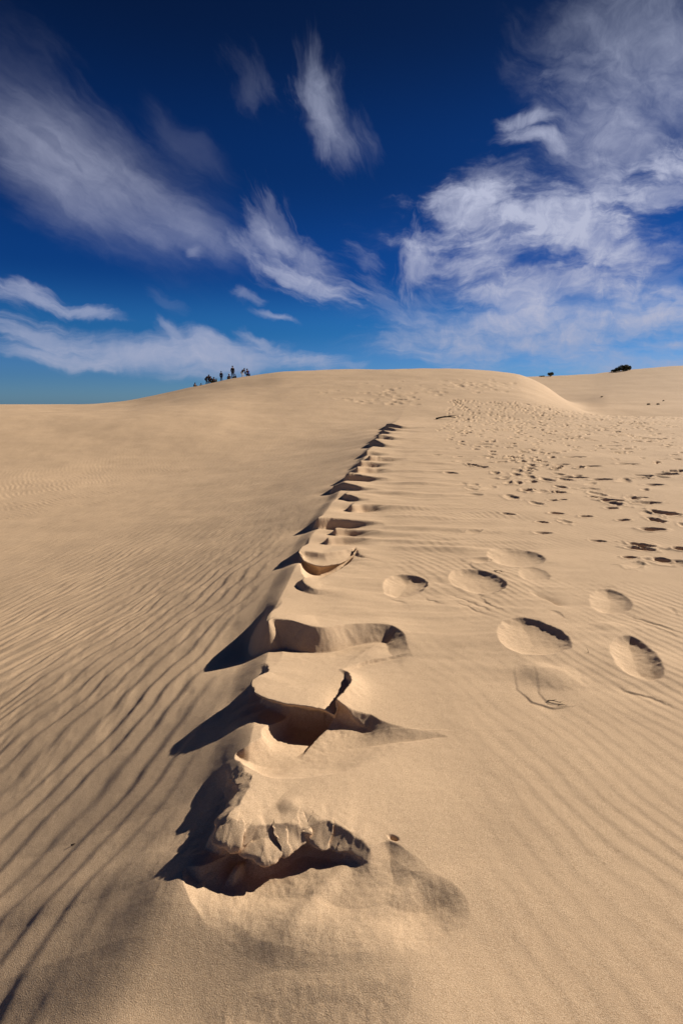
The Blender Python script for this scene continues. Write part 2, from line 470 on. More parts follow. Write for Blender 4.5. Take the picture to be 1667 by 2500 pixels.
def bump(px, py, rx, ry, ang, h, p=2.0, isw=False, warp=.0):
    """a smooth mound (h>0) or hollow (h<0); radii in metres, ang in degrees"""
    cx, cy = (px, py) if isw else hit(px, py)
    m = max(rx, ry) * 2.6
    sel = window(cx, cy, m)
    if len(sel) == 0: return
    a = R(ang); dx = X[sel] - cx; dy = Y[sel] - cy
    u = (dx * math.cos(a) + dy * math.sin(a)) / rx; v = (-dx * math.sin(a) + dy * math.cos(a)) / ry
    q = np.sqrt(u * u + v * v)
    if warp: q = q * (1 + warp * fbm(X[sel], Y[sel], 2.5 / max(rx, ry), 2))
    Z[sel] += h * np.exp(-(q ** p))


def footprint(cx, cy, ln, wd, ang, dep, rim=.15, steep=2.2, rag=.12):
    """trodden hole: flat-bottomed, with a pushed-up rim; ang = long axis direction in degrees"""
    m = ln * 1.1
    sel = window(cx, cy, m)
    if len(sel) == 0: return
    a = R(ang); dx = X[sel] - cx; dy = Y[sel] - cy
    u = (dx * math.cos(a) + dy * math.sin(a)) / (ln / 2); v = (-dx * math.sin(a) + dy * math.cos(a)) / (wd / 2)
    v = v * (1 + .22 * u)
    q = np.sqrt(u * u + v * v) * (1 + rag * fbm(X[sel] + cx * 3, Y[sel] + cy, 1.6 / wd, 2))
    side = dx / (ln / 2)
    hole = -dep * np.maximum(0, 1 - np.minimum(q, 1) ** steep) * np.clip(1 + .65 * side, .25, 1.65)
    rimz = dep * rim * np.exp(-((q - 1.22) / .22) ** 2)
    Z[sel] += hole + rimz
    if dep > 0: DAMP[sel] *= np.clip(q - .1, .1, 1)


# ------------------------------------------------------------------ hollows and mounds between the brinks
# (rise, drop in metres)
# --- nearest wide hollow
hollow([(905, 2070, .05), (950, 2050, .05), (1010, 2082, .13), (1060, 2122, .16), (1108, 2150, .17), (1138, 2185, .17), (1144, 2225, .17), (1122, 2280, .17), (1070, 2325, .2), (1000, 2348, .2),
        (900, 2365, .3), (780, 2375, .3), (640, 2350, .28), (540, 2290, .2), (475, 2215, .10), (445, 2150, .06), (446, 2108, .05), (500, 2090, .06), (580, 2040, .05), (680, 2025, .04), (800, 2015, .04), (870, 2045, .04)], .046)
hollow([(1000, 2352, .2), (1006, 2420, .17), (990, 2500, .18), (960, 2600, .2), (800, 2680, .3), (560, 2620, .3), (500, 2480, .3), (620, 2380, .3), (850, 2350, .25)], .040)
hollow([(1000, 2115, .14), (1070, 2135, .13), (1130, 2172, .12), (1145, 2225, .12), (1124, 2282, .13), (1060, 2328, .15), (950, 2335, .3), (890, 2230, .3)], .032)
bump(780, 2160, .035, .16, -35, .016, 2); bump(960, 2180, .22, .04, 22, .012, 2); bump(700, 2230, .12, .1, 0, .010)

# --- the near block with the dark cave under it
edge([(925, 2072, .0, .0), (895, 2050, .008, .008), (868, 2030, .014, .012), (838, 2020, .02, .02), (815, 1998, .024, .024), (790, 2004, .026, .028), (762, 1984, .028, .032), (738, 1976, .03, .034), (712, 2000, .03, .038), (688, 2012, .03, .04), (664, 2006, .03, .042), (645, 2030, .035, .046), (626, 2010, .037, .048),
      (604, 1998, .04, .05), (575, 2000, .045, .055), (562, 1985, .05, .05), (585, 1960, .045, .04), (608, 1925, .035, .03), (618, 1900, .03, .025), (600, 1886, .03, .02), (585, 1872, .01, .01), (575, 1850, 0, 0)],
     Ll=.10, Lh=.14, w=.10, over=.11, rough=.006, rf=22, smooth=False, recess=.9, nose=.011)
bump(705, 1975, .035, .04, -25, .010, 2.5)
# little nub and notch in front
bump(568, 2108, .03, .02, 30, .028, 3); 
bump(960, 2042, .016, .009, -25, -.016, 3)

# --- hollow 3 and its shaded wedge
hollow([(905, 1745, .05), (945, 1764, .13), (1000, 1776, .15), (1060, 1786, .16), (1094, 1798, .16), (1050, 1814, .18), (985, 1834, .2), (911, 1866, .2), (840, 1888, .14), (750, 1902, .14), (661, 1908, .10),
        (610, 1888, .05), (585, 1865, .06), (575, 1845, .06), (605, 1822, .05), (640, 1800, .04), (640, 1775, .04), (700, 1730, .04), (800, 1735, .04)], .07)

# --- brink 3: thin shelf and lump
edge([(930, 1768, 0, 0), (900, 1755, .0, .006), (865, 1742, .005, .015), (825, 1726, .02, .035), (795, 1711, .045, .06), (760, 1708, .045, .07), (718, 1704, .045, .08), (680, 1697, .045, .07),
      (652, 1684, .045, .07), (638, 1668, .045, .05), (650, 1655, .045, .04), (668, 1640, .03, .02), (660, 1622, .01, .01), (655, 1605, 0, 0)],
     Ll=.13, Lh=.18, w=.05, over=.075, rough=.005, rf=20, smooth=False, recess=.9)
edge([(735, 1822, 0, 0), (752, 1795, .012, .01), (785, 1757, .035, .02), (818, 1722, .055, .03), (846, 1692, .06, .03), (862, 1664, .05, .015), (850, 1640, .02, 0), (830, 1628, 0, 0)],
     Ll=.07, Lh=.055, w=.025, rough=.006, rf=16, over=.02)

# --- brink 2: the long concave face
edge([(1010, 1600, 0, 0), (995, 1575, .01, .03), (985, 1545, .02, .05), (955, 1525, .03, .07), (900, 1520, .035, .06), (840, 1523, .04, .07), (790, 1530, .05, .075), (750, 1525, .055, .09), (710, 1514, .06, .10), (670, 1510, .065, .10),
      (653, 1518, .065, .09), (651, 1508, .055, .07), (664, 1492, .04, .04), (685, 1478, .02, .02), (690, 1460, 0, 0)],
     Ll=.26, Lh=.30, w=.125, rough=.004, rf=14)
edge([(1000, 1592, 0, 0), (960, 1596, 0, .012), (900, 1606, 0, .018), (860, 1620, 0, .012), (830, 1635, 0, 0)], Ll=.10, Lh=.1, w=.02)

# --- brink 1: bitten-out bowl
hollow([(868, 1335, .05), (862, 1355, .05), (835, 1382, .05), (800, 1405, .05), (775, 1415, .06), (745, 1408, .05), (735, 1385, .05), (740, 1355, .04), (790, 1352, .04), (830, 1345, .04)], .09)
edge([(880, 1345, 0, 0), (868, 1335, .02, .02), (850, 1343, .03, .03), (820, 1352, .035, .05), (780, 1357, .04, .06), (752, 1350, .045, .06), (740, 1345, .045, .05),
      (742, 1332, .03, .03), (755, 1320, .01, .01), (760, 1305, 0, 0)],
     Ll=.16, Lh=.26, w=.05, over=.06, rough=.004, rf=14, smooth=False)
edge([(830, 1440, 0, 0), (775, 1440, .015, .01), (745, 1425, .03, .015), (742, 1412, .03, .015), (770, 1410, 0, 0)], Ll=.2, Lh=.2, w=.06, rough=.004)

# --- the teeth further up the crest: (tip), (right end), rise, drop
TEETH = [((801, 1317), (885, 1313), .05, .03), ((820, 1289), (890, 1290), .05, .04), ((775, 1269), (885, 1272), .08, .06), ((858, 1236), (916, 1232), .05, .05), ((843, 1208), (878, 1216), .05, .04),
         ((815, 1191), (884, 1188), .08, .06), ((845, 1163), (912, 1164), .10, .07), ((872, 1143), (923, 1141), .08, .06), ((880, 1128), (930, 1129), .08, .06), ((902, 1114), (961, 1116), .09, .06), ((893, 1103), (930, 1104), .07, .05),
         ((905, 1080), (944, 1084), .10, .07), ((922, 1067), (966, 1071), .11, .07), ((928, 1055), (955, 1056), .09, .06), ((944, 1036), (985, 1041), .16, .10), ((936, 1045), (970, 1048), .10, .08)]
for (tp, rt, ri, dp) in TEETH:
    a = hit(rt[0], rt[1], 0); t = hit(tp[0], tp[1], ri * .12)
    ri *= .55; dp *= 1.9
    ln = math.hypot(a[0] - t[0], a[1] - t[1]); dist = math.hypot(*t)
    m1 = a * .66 + t * .34 + np.array([0, .05 * ln]); m2 = a * .33 + t * .67 + np.array([0, .08 * ln])
    sx = dist / 10
    pts = [(a[0] + .45 * ln, a[1] + .02 * ln, 0, 0), (a[0], a[1], ri * .1, dp * .5), (m1[0], m1[1], ri * .35, dp * .95), (m2[0], m2[1], ri * .7, dp), (t[0], t[1], ri, dp * .75),
           (t[0] + .015, t[1] + .05 + .05 * sx, ri * .9, dp * .35), (t[0] + .06 * sx, t[1] + .30 * sx, ri * .45, dp * .12), (t[0] + .12 * sx, t[1] + .6 * sx, 0, 0)]
    edge(pts, Ll=.20 + .20 * sx, Lh=.35 + .45 * sx, w=.035 + .03 * sx, px=False, rough=.008, rf=4)
# soft wind waves running right from the teeth
for (cx, cy, l, wd, hh) in [(960, 1300, .5, .09, .02), (1000, 1322, .6, .08, .025), (1010, 1262, .7, .10, .02), (960, 1238, .5, .10, .02), (980, 1205, .7, .12, .03), (1000, 1180, .7, .12, .03),
                            (1010, 1150, .8, .14, .03), (1010, 1128, .9, .14, .03), (1010, 1100, .9, .2, .03), (1100, 1340, .5, .10, .03), (1060, 1290, .6, .1, .02)]:
    bump(cx, cy, l, wd, -8, hh, 2.0, warp=.15)

# ------------------------------------------------------------------ footprints
def fp_px(px, py, wpx, ang, dep, asp=.55, **kw):
    c = hit(px, py); dist = math.hypot(c[0], c[1])
    footprint(c[0], c[1], wpx / F * dist * 1.05, wpx / F * dist * asp * 1.05, ang, dep, **kw)


def bowl(cx, cy, w, h, tilt, depth, wl=.12, wr=.08, tail=0.0):
    """a trodden bowl seen w x h in the photograph: wide sloping wall on the left, steep brink on the right"""
    a = R(tilt); pts = []
    for k in range(12):
        t = 2 * math.pi * k / 12; c, s_ = math.cos(t), math.sin(t)
        ex = w / 2 * c * (1 + tail * (c < -.3)); ey = h / 2 * s_ * (1 - .25 * c)
        wgt = (1 + math.cos(t + .5)) / 2                    # 1 on the right and far side
        pts.append((cx + ex * math.cos(a) - ey * math.sin(a), cy + ex * math.sin(a) + ey * math.cos(a), wl + (wr - wl) * wgt ** .7))
    c0 = hit(cx, cy); rim_ = w / F * math.hypot(*c0) * .62
    footprint(c0[0], c0[1], rim_ * 2, rim_ * 1.2, -tilt, 0.0); bump(c0[0], c0[1], rim_ * 1.15, rim_ * .75, -tilt, depth * .22, 2.5, isw=True, warp=.1)
    hollow(pts[::-1], depth, rough=.009, rf=11)


bowl(1305, 1560, 188, 84, 12, .052, .11, .085)
bowl(1491, 1470, 108, 60, 12, .048, .09, .07)
bowl(1180, 1422, 116, 54, 10, .048, .09, .07, .5)
bowl(1270, 1362, 124, 44, 6, .055, .12, .08, .35)
bowl(990, 1430, 112, 52, -6, .055, .09, .055)
bowl(1556, 1612, 150, 84, 34, .058, .09, .08)
bowl(1304, 1403, 80, 34, 8, .018, .06, .04)
fp_px(1591, 1293, 52, -5, .08, .6); fp_px(1489, 1222, 50, -20, .08, .5); fp_px(1491, 1241, 28, 0, .05, .8)
fp_px(1361, 1203, 40, -10, .07, .6); fp_px(1350, 1221, 24, 0, .04, .8); fp_px(1372, 1220, 20, 0, .04, .8)
fp_px(1357, 1254, 34, -15, .06, .6); fp_px(1430, 1261, 30, 0, .06, .6); fp_px(1323, 1275, 30, -40, .05, .6)
fp_px(1157, 1207, 42, -15, .02, .7); fp_px(1561, 1341, 60, -35, .05, .4); fp_px(1612, 1367, 34, -20, .06, .6); fp_px(1536, 1361, 32, 0, .05, .6)
fp_px(1664, 1343, 36, -30, .09, .8); fp_px(1595, 1184, 42, 0, .05, .6); fp_px(1468, 1171, 48, -8, .06, .5); fp_px(1459, 1321, 36, -15, .03, .5)
fp_px(1215, 1167, 52, -15, .03, .5); fp_px(1325, 1301, 42, -5, .03, .5); fp_px(1455, 1215, 36, -50, .06, .4)
fp_px(1175, 1368, 60, 20, .018, .7)
fp_px(1180, 1085, 40, -10, .07, .5); fp_px(1255, 1120, 44, -15, .06, .5); fp_px(1400, 1120, 46, -8, .08, .5); fp_px(1495, 1088, 40, -5, .08, .5); fp_px(1330, 1075, 30, 0, .06, .5); fp_px(1585, 1070, 40, -5, .08, .5)
fp_px(1530, 1135, 44, -10, .08, .5); fp_px(1625, 1160, 50, -5, .08, .5); fp_px(1100, 1155, 36, -20, .05, .5); fp_px(1400, 1165, 60, -12, .06, .4); fp_px(1640, 1255, 40, -20, .06, .6); fp_px(1520, 1270, 30, 0, .05, .6)
fp_px(1110, 1093, 26, 0, .06, .5); fp_px(1445, 1140, 36, -10, .06, .5); fp_px(1560, 1215, 34, -10, .05, .5); fp_px(1290, 1195, 34, -10, .05, .5); fp_px(1240, 1255, 34, -30, .035, .5)
bump(1345, 1652, .15, .12, -20, .024, 3, warp=.07); bump(1300, 1625, .07, .10, 10, .008, 2.5, warp=.05); bump(1480, 1530, .10, .07, 0, .012, 2.5, warp=.08)
# low broken crusts beside the prints
edge([(1262, 1598, 0, 0), (1257, 1640, .0, .0015), (1265, 1680, .0, .003), (1300, 1710, .001, .005), (1350, 1726, .001, .006), (1400, 1722, .0, .002), (1430, 1700, 0, 0)][::-1], Ll=.05, Lh=.1, w=.01, rough=.004, rf=20, smooth=False)
edge([(1288, 1602, 0, 0), (1310, 1645, 0, .0012), (1318, 1690, 0, .003), (1340, 1716, .0, .004), (1372, 1718, 0, .0)][::-1], Ll=.04, Lh=.1, w=.01, rough=.004, rf=20, smooth=False)
edge([(1285, 1445, 0, 0), (1310, 1455, 0, .02), (1340, 1470, 0, .03), (1362, 1484, 0, .0)], Ll=.08, Lh=.1, w=.03, rough=.002)
for pts in ([(1030, 1455), (1060, 1466), (1090, 1478)], [(1080, 1440), (1130, 1460), (1180, 1480), (1215, 1500)], [(1090, 1455), (1150, 1482), (1210, 1510)], [(1165, 1440), (1190, 1470), (1250, 1500)],
            [(940, 1458), (975, 1466), (1000, 1475)], [(1500, 1490), (1560, 1510), (1620, 1530), (1667, 1548)], [(1530, 1505), (1600, 1530), (1667, 1562)], [(1345, 1490), (1370, 1502), (1390, 1516)],
            [(1620, 1475), (1650, 1490), (1660, 1515)], [(1445, 1450), (1480, 1430), (1515, 1440)], [(1490, 1665), (1540, 1690), (1600, 1705), (1667, 1740)], [(1150, 1365), (1155, 1385), (1180, 1392)]):
    q = [(a, b, 0, .0 if i in (0, len(pts) - 1) else .006) for i, (a, b) in enumerate(pts)]
    edge(q[::-1], Ll=.05, Lh=.05, w=.012, rough=.02, rf=12)

rs = random.Random(11)


def loose_print(x, y, ang, sc_=1.0):
    r = math.hypot(x, y); az = math.atan2(x, y)
    if r < 5.5 or r > 43 or abs(az) > R(41): return
    if x - float(np.interp(y, RY, RX)) < .9 + .05 * y: return
    s_ = sc_ * rs.uniform(.85, 1.2)
    s_ *= 1.0 + .3 * (r < 14)
    footprint(x, y, .27 * s_ * (1 + r * .010), .14 * s_ * (1 + r * .010), ang, rs.uniform(.014, .05) * (1 + r * .03) * (.65 if r < 13 else 1), rim=rs.uniform(.15, .45), steep=rs.uniform(1.6, 3), rag=.35)


for k in range(100):                                   # people walking up the dune, left and right feet in turn
    r = 41 * math.sqrt(rs.uniform(.03, .95)); az = rs.uniform(.02, R(38)); x = r * math.sin(az); y = r * math.cos(az)
    if r < 14 and x - float(np.interp(y, RY, RX)) < 2.2: continue
    hd = rs.gauss(82, 24) if rs.random() < .75 else rs.uniform(0, 180); st_ = rs.uniform(.6, .8)
    for q in range(rs.randint(7, 22)):
        hd += rs.gauss(0, 5); x += st_ * math.cos(R(hd)); y += st_ * math.sin(R(hd)); sd = .11 * (1 if q % 2 else -1)
        loose_print(x + sd * math.sin(R(hd)), y - sd * math.cos(R(hd)), hd + rs.gauss(0, 8))
for k in range(1200):
    r = 43 * math.sqrt(rs.uniform(.02, .98)); az = rs.uniform(-.05, R(41)); x = r * math.sin(az); y = r * math.cos(az)
    px = 833 + F * x / (y * math.cos(PITCH) + .2)
    if r < 10 and rs.random() > .6: continue
    if r < 20 and px < 1150 and rs.random() > .2: continue
    loose_print(x, y, rs.gauss(80, 50), rs.uniform(.6, 1.1))
for k in range(110):
    if k < 60: px, py = rs.gauss(1165, 45), rs.gauss(938, 8)
    else: px, py = rs.gauss(940, 70), rs.gauss(965, 14)
    if py < 925: continue
    c = hit(px, py); footprint(c[0], c[1], .9 * rs.uniform(.7, 1.2), .6, rs.uniform(0, 180), .07, rim=.2, steep=2)

# ------------------------------------------------------------------ wind ripples and small relief
fieldn = np.zeros_like(X)
sel = np.where(inview & (RAD < 60))[0]
xs, ys, rs_, d0 = X[sel], Y[sel], RAD[sel], D0[sel]
# left slope: long ripples climbing to the upper right
wx = .12 * fbm(xs, ys * .6, .55, 3) + .045 * fbm(xs, ys, 2.0, 2)
lam = .145
u = (xs + wx) * .945 - (ys) * .325 + .02 * ys * ys * .35
ph = 2 * np.pi * u / lam + 1.0 * fbm(xs, ys, .9, 2)
prof = np.sin(ph + .45 * np.sin(ph))
am = sstep(-.15, -.55, d0) * (1 - .75 * sstep(5.5, 11, rs_)) * (.70 + .40 * np.clip(.5 + fbm(xs + 5, ys * .5, .8, 2), 0, 1.2))
zadd = .0042 * (.62 + .38 * sstep(1.6, 2.6, rs_)) * am * prof * (1 - .92 * sstep(5, 8, ys) * sstep(-3.0, -1.0, d0))
# finer secondary set further up the slope
u2 = (xs + .6 * wx) * .93 - ys * .36
ph2 = 2 * np.pi * u2 / .085 + 1.5 * fbm(xs + 3, ys, 1.3, 2)
zadd += .0018 * sstep(-.5, -1.6, d0) * sstep(2.8, 4.5, rs_) * (1 - sstep(16, 30, rs_)) * (1 + .5 * sstep(8, 14, rs_)) * (.3 + np.clip(.5 + fbm(xs, ys + 8, .9, 2), 0, 1)) * np.sin(ph2)
zadd += .0022 * sstep(-.25, -.8, d0) * (1 - sstep(2.2, 3.6, rs_)) * np.sin(2 * np.pi * (u + .4 * wx) / .42 + 1.2 * fbm(xs, ys, .8, 2))
# torn little hollows near the crest on the left side
zadd += .0020 * sstep(-.1, -.4, d0) * (1 - sstep(-1.6, -2.6, d0)) * sstep(2.4, 3.4, rs_) * (1 - sstep(7, 12, rs_)) * np.minimum(0, fbm(xs * 2.2, ys * .8, 3.0, 3) - .12) * 2
# right side ripples
wr = .12 * fbm(xs + 30, ys, .5, 2) + .035 * fbm(xs + 30, ys, 1.9, 2)
u3 = (xs + wr) * .92 + ys * .38
ph3 = 2 * np.pi * u3 / .082 + .8 * fbm(xs, ys + 20, 1.1, 2)
msk = np.clip(.55 + 1.1 * fbm(xs + 9, ys + 2, .75, 2), 0, 1.3)
mr = sstep(.75, 1.3, d0) * (1 - .6 * sstep(9, 14, rs_)) * msk
zadd += .00095 * mr * np.sin(ph3 + .4 * np.sin(ph3)) * (1 + .45 * sstep(2.4, 4, rs_))
# general small unevenness
zadd += .010 * fbm(xs, ys, .9, 3) + .0006 * fbm(xs, ys, 14, 3)
# long soft wind waves off the crest to the right
zadd += .010 * sstep(.1, .5, d0) * (1 - sstep(1.8, 3.4, d0)) * sstep(2.6, 4, rs_) * fbm(xs * .35, ys * 1.0, 3.2, 3)
Z[sel] += zadd * DAMP[sel] + .0012 * (1 - DAMP[sel]) * fbm(xs, ys, 24, 3)
zl = .16 * fbm(X, Y, .05, 3) * sstep(12, 40, RAD) * (1 - .5 * sstep(100, 200, RAD)); Z += zl
Z += .05 * fbm(X, Y, .25, 2) * sstep(6, 20, RAD)
X2 = X + DX; Y2 = Y + DY

co = np.stack([X2, Y2, Z], 1).astype(np.float32)
I = np.arange(NR * NA).reshape(NR, NA)
J = np.roll(I, -1, axis=1)
a, b, c, d = I[:-1], J[:-1], J[1:], I[1:]
# the ring closes at +-180 degrees
quads = np.stack([a, d, c, b], -1).reshape(-1, 4)
me = bpy.data.meshes.new("ground")
me.vertices.add(len(co) + 1)
co = np.vstack([co, [[0, 0, float(Z[:NA].mean())]]]).astype(np.float32)
me.vertices.foreach_set("co", co.ravel())
tris = np.stack([I[0], J[0], np.full(NA, NR * NA)], -1)
nl = quads.size + tris.size
me.loops.add(nl); me.loops.foreach_set("vertex_index", np.concatenate([quads.ravel(), tris.ravel()]).astype(np.int32))
me.polygons.add(len(quads) + len(tris))
me.polygons.foreach_set("loop_start", np.concatenate([np.arange(len(quads)) * 4, len(quads) * 4 + np.arange(NA) * 3]).astype(np.int32))
me.update(calc_edges=True)
me.polygons.foreach_set("use_smooth", np.ones(len(me.polygons), bool))
ground = bpy.data.objects.new("ground", me); COL.objects.link(ground); ground['kind'] = 'structure'
Zg = Z.reshape(NR, NA)


def zat(x, y):
    """height of the finished sand at a spot"""
    r = math.hypot(x, y); az = math.atan2(x, y)
    i = int(np.clip(np.searchsorted(rr, r), 1, NR - 1)); j = int(np.clip(np.searchsorted(aa, az), 1, NA - 1))
    if abs(rr[i - 1] - r) < abs(rr[i] - r): i -= 1
    if abs(aa[j - 1] - az) < abs(aa[j] - az): j -= 1
    return float(Zg[i, j])


# ------------------------------------------------------------------ materials
def mat(name):
    m = bpy.data.materials.new(name); m.use_nodes = True; t = m.node_tree
    return m, t, t.nodes, t.links, t.nodes['Principled BSDF']


def sand_material():
    m, t, n, l, p = mat("sand")
    tcn = n.new('ShaderNodeNewGeometry')

    def nz(scale, det, rough, dim='3D'):
        q = n.new('ShaderNodeTexNoise'); q.inputs['Scale'].default_value = scale; q.inputs['Detail'].default_value = det; q.inputs['Roughness'].default_value = rough
        l.new(tcn.outputs['Position'], q.inputs['Vector']); return q
    big = nz(1.3, 4, .55); grain = nz(330, 2, .7); fine = nz(900, 1, .5); far = nz(.06, 3, .5)
    r1 = n.new('ShaderNodeValToRGB'); l.new(grain.outputs[0], r1.inputs[0])
    r1.color_ramp.elements[0].position = .30; r1.color_ramp.elements[0].color = (*SAND_D, 1)
    r1.color_ramp.elements[1].position = .68; r1.color_ramp.elements[1].color = (*SAND_L, 1)
    e = r1.color_ramp.elements.new(.5); e.color = (*SAND_M, 1)
    mx = n.new('ShaderNodeMix'); mx.data_type = 'RGBA'; mx.blend_type = 'MULTIPLY'; mx.inputs[0].default_value = .55
    r2 = n.new('ShaderNodeValToRGB'); l.new(big.outputs[0], r2.inputs[0])
    r2.color_ramp.elements[0].position = .3; r2.color_ramp.elements[0].color = (.90, .87, .84, 1)
    r2.color_ramp.elements[1].position = .7; r2.color_ramp.elements[1].color = (1.05, 1.03, 1.0, 1)
    l.new(r1.outputs[0], mx.inputs[6]); l.new(r2.outputs[0], mx.inputs[7])
    l.new(mx.outputs[2], p.inputs['Base Color'])
    p.inputs['Roughness'].default_value = .92
    p.inputs['Specular IOR Level'].default_value = .12
    b1 = n.new('ShaderNodeBump'); b1.inputs['Strength'].default_value = 1.0; b1.inputs['Distance'].default_value = .0016
    g2 = nz(300, 2, .7); l.new(g2.outputs[0], b1.inputs['Height'])
    b2 = n.new('ShaderNodeBump'); b2.inputs['Strength'].default_value = .22; b2.inputs['Distance'].default_value = .004
    g3 = nz(38, 3, .55); l.new(g3.outputs[0], b2.inputs['Height']); l.new(b2.outputs[0], b1.inputs['Normal'])
    l.new(b1.outputs[0], p.inputs['Normal'])
    return m


SAND_D, SAND_M, SAND_L = (.40, .262, .150), (.585, .410, .262), (.72, .535, .35)
SAND = sand_material()
me.materials.append(SAND)


# ------------------------------------------------------------------ things
def thing(name, label, cat, loc, rz=0.0, group=None):
    o = bpy.data.objects.new(name, None); COL.objects.link(o); o.empty_display_size = .2
    o.location = loc; o.rotation_euler = (0, 0, rz); tag(o, label, cat, group); return o


def tag(o, label, cat, group=None):
    o['label'] = label; o['category'] = cat
    if group: o['group'] = group
    return o


def plain(name, col, rough=.85, noise_=.25, scale=8):
    m, t, n, l, p = mat(name)
    tcn = n.new('ShaderNodeTexCoord'); q = n.new('ShaderNodeTexNoise'); q.inputs['Scale'].default_value = scale; q.inputs['Detail'].default_value = 3
    l.new(tcn.outputs['Object'], q.inputs['Vector'])
    r = n.new('ShaderNodeValToRGB'); l.new(q.outputs[0], r.inputs[0])
    r.color_ramp.elements[0].position = .3; r.color_ramp.elements[0].color = (*[c * (1 - noise_) for c in col], 1)
    r.color_ramp.elements[1].position = .7; r.color_ramp.elements[1].color = (*[min(1, c * (1 + noise_)) for c in col], 1)
    l.new(r.outputs[0], p.inputs['Base Color']); p.inputs['Roughness'].default_value = rough; p.inputs['Specular IOR Level'].default_value = .2
    return m


def add(name, verts, faces, m, parent=None, loc=(0, 0, 0), smooth=True):
    me_ = bpy.data.meshes.new(name); me_.from_pydata([tuple(v) for v in verts], [], faces); me_.update()
    if smooth: me_.polygons.foreach_set('use_smooth', [True] * len(me_.polygons))
    o = bpy.data.objects.new(name, me_); COL.objects.link(o); me_.materials.append(m)
    o.parent = parent; o.location = loc; return o


def skin(name, joints, bones, m, parent, sub=2):
    """one continuous surface grown on a skeleton: joints = {name: (x, y, z, radius)}"""
    keys = list(joints); me_ = bpy.data.meshes.new(name)
    me_.from_pydata([joints[k][:3] for k in keys], [(keys.index(a), keys.index(b)) for a, b in bones], [])
    o = bpy.data.objects.new(name, me_); COL.objects.link(o); o.parent = parent
    md = o.modifiers.new('skin', 'SKIN'); md.use_smooth_shade = True
    for i, k in enumerate(keys):
        r = joints[k][3]; sv = me_.skin_vertices[0].data[i]; sv.radius = (r, r); sv.use_root = (i == 0)
    sb = o.modifiers.new('sub', 'SUBSURF'); sb.levels = sub; sb.render_levels = sub
    me_.materials.append(m); return o


M_SKIN = plain('skin', (.32, .17, .10)); M_HAIR = plain('hair', (.03, .02, .015)); M_DARK = plain('dark_cloth', (.02, .02, .028)); M_NAVY = plain('navy_cloth', (.015, .02, .05))
M_BLUE = plain('blue_cloth', (.03, .06, .32)); M_CYAN = plain('pale_blue_cloth', (.25, .55, .62)); M_WHITE = plain('white_cloth', (.7, .7, .72)); M_TAN = plain('tan_cloth', (.2, .13, .05)); M_SHOE = plain('shoe', (.02, .017, .015)); M_OLIVE = plain('olive_cloth', (.06, .055, .02))


def pose(kind):
    J = {}
    if kind == 'stand':
        J = dict(pelvis=(0, 0, .95), waist=(0, .01, 1.08), chest=(0, 0, 1.30), neck=(0, 0, 1.48), head=(0, -.02, 1.60), top=(0, -.02, 1.70))
        for sgn, n in ((-1, 'l'), (1, 'r')):
            J.update({'hip' + n: (sgn * .09, 0, .90), 'knee' + n: (sgn * .10, -.02, .50), 'ankle' + n: (sgn * .11, .02, .09), 'toe' + n: (sgn * .12, -.14, .04),
                      'sho' + n: (sgn * .17, 0, 1.40), 'elb' + n: (sgn * .22, .03, 1.13), 'wri' + n: (sgn * .20, -.10, .92), 'han' + n: (sgn * .19, -.14, .84)})
    elif kind == 'sit':
        J = dict(pelvis=(0, .1, .13), waist=(0, .1, .28), chest=(0, .04, .50), neck=(0, 0, .66), head=(0, -.04, .78), top=(0, -.04, .88))
        for sgn, n in ((-1, 'l'), (1, 'r')):
            J.update({'hip' + n: (sgn * .09, .05, .12), 'knee' + n: (sgn * .14, -.34, .42), 'ankle' + n: (sgn * .12, -.55, .09), 'toe' + n: (sgn * .13, -.70, .04),
                      'sho' + n: (sgn * .17, .03, .60), 'elb' + n: (sgn * .22, -.10, .40), 'wri' + n: (sgn * .12, -.30, .46), 'han' + n: (sgn * .06, -.37, .46)})
    elif kind == 'crouch':
        J = dict(pelvis=(0, .16, .34), waist=(0, .12, .48), chest=(0, -.02, .68), neck=(0, -.12, .82), head=(0, -.2, .92), top=(0, -.22, 1.02))
        for sgn, n in ((-1, 'l'), (1, 'r')):
            J.update({'hip' + n: (sgn * .10, .12, .33), 'knee' + n: (sgn * .16, -.25, .46), 'ankle' + n: (sgn * .13, -.02, .09), 'toe' + n: (sgn * .14, -.17, .04),
                      'sho' + n: (sgn * .17, -.06, .76), 'elb' + n: (sgn * .22, -.20, .54), 'wri' + n: (sgn * .14, -.38, .44), 'han' + n: (sgn * .10, -.45, .40)})
    else:   # bend: leaning forward, hands on the knees
        J = dict(pelvis=(0, .14, .88), waist=(0, .06, 1.00), chest=(0, -.16, 1.14), neck=(0, -.32, 1.24), head=(0, -.43, 1.30), top=(0, -.50, 1.36))
        for sgn, n in ((-1, 'l'), (1, 'r')):
            J.update({'hip' + n: (sgn * .09, .12, .84), 'knee' + n: (sgn * .12, -.06, .49), 'ankle' + n: (sgn * .12, .06, .09), 'toe' + n: (sgn * .13, -.10, .04),
                      'sho' + n: (sgn * .17, -.24, 1.18), 'elb' + n: (sgn * .21, -.26, .90), 'wri' + n: (sgn * .15, -.22, .66), 'han' + n: (sgn * .13, -.18, .58)})
    return J


RAD_ = dict(pelvis=.11, waist=.105, chest=.125, neck=.055, head=.085, top=.06, hip=.075, knee=.052, ankle=.036, toe=.035, sho=.06, elb=.040, wri=.028, han=.030)
BONES = [('pelvis', 'waist'), ('waist', 'chest'), ('chest', 'neck'), ('neck', 'head'), ('head', 'top')]
for n in 'lr':
    BONES += [('pelvis', 'hip' + n), ('hip' + n, 'knee' + n), ('knee' + n, 'ankle' + n), ('ankle' + n, 'toe' + n), ('chest', 'sho' + n), ('sho' + n, 'elb' + n), ('elb' + n, 'wri' + n), ('wri' + n, 'han' + n)]


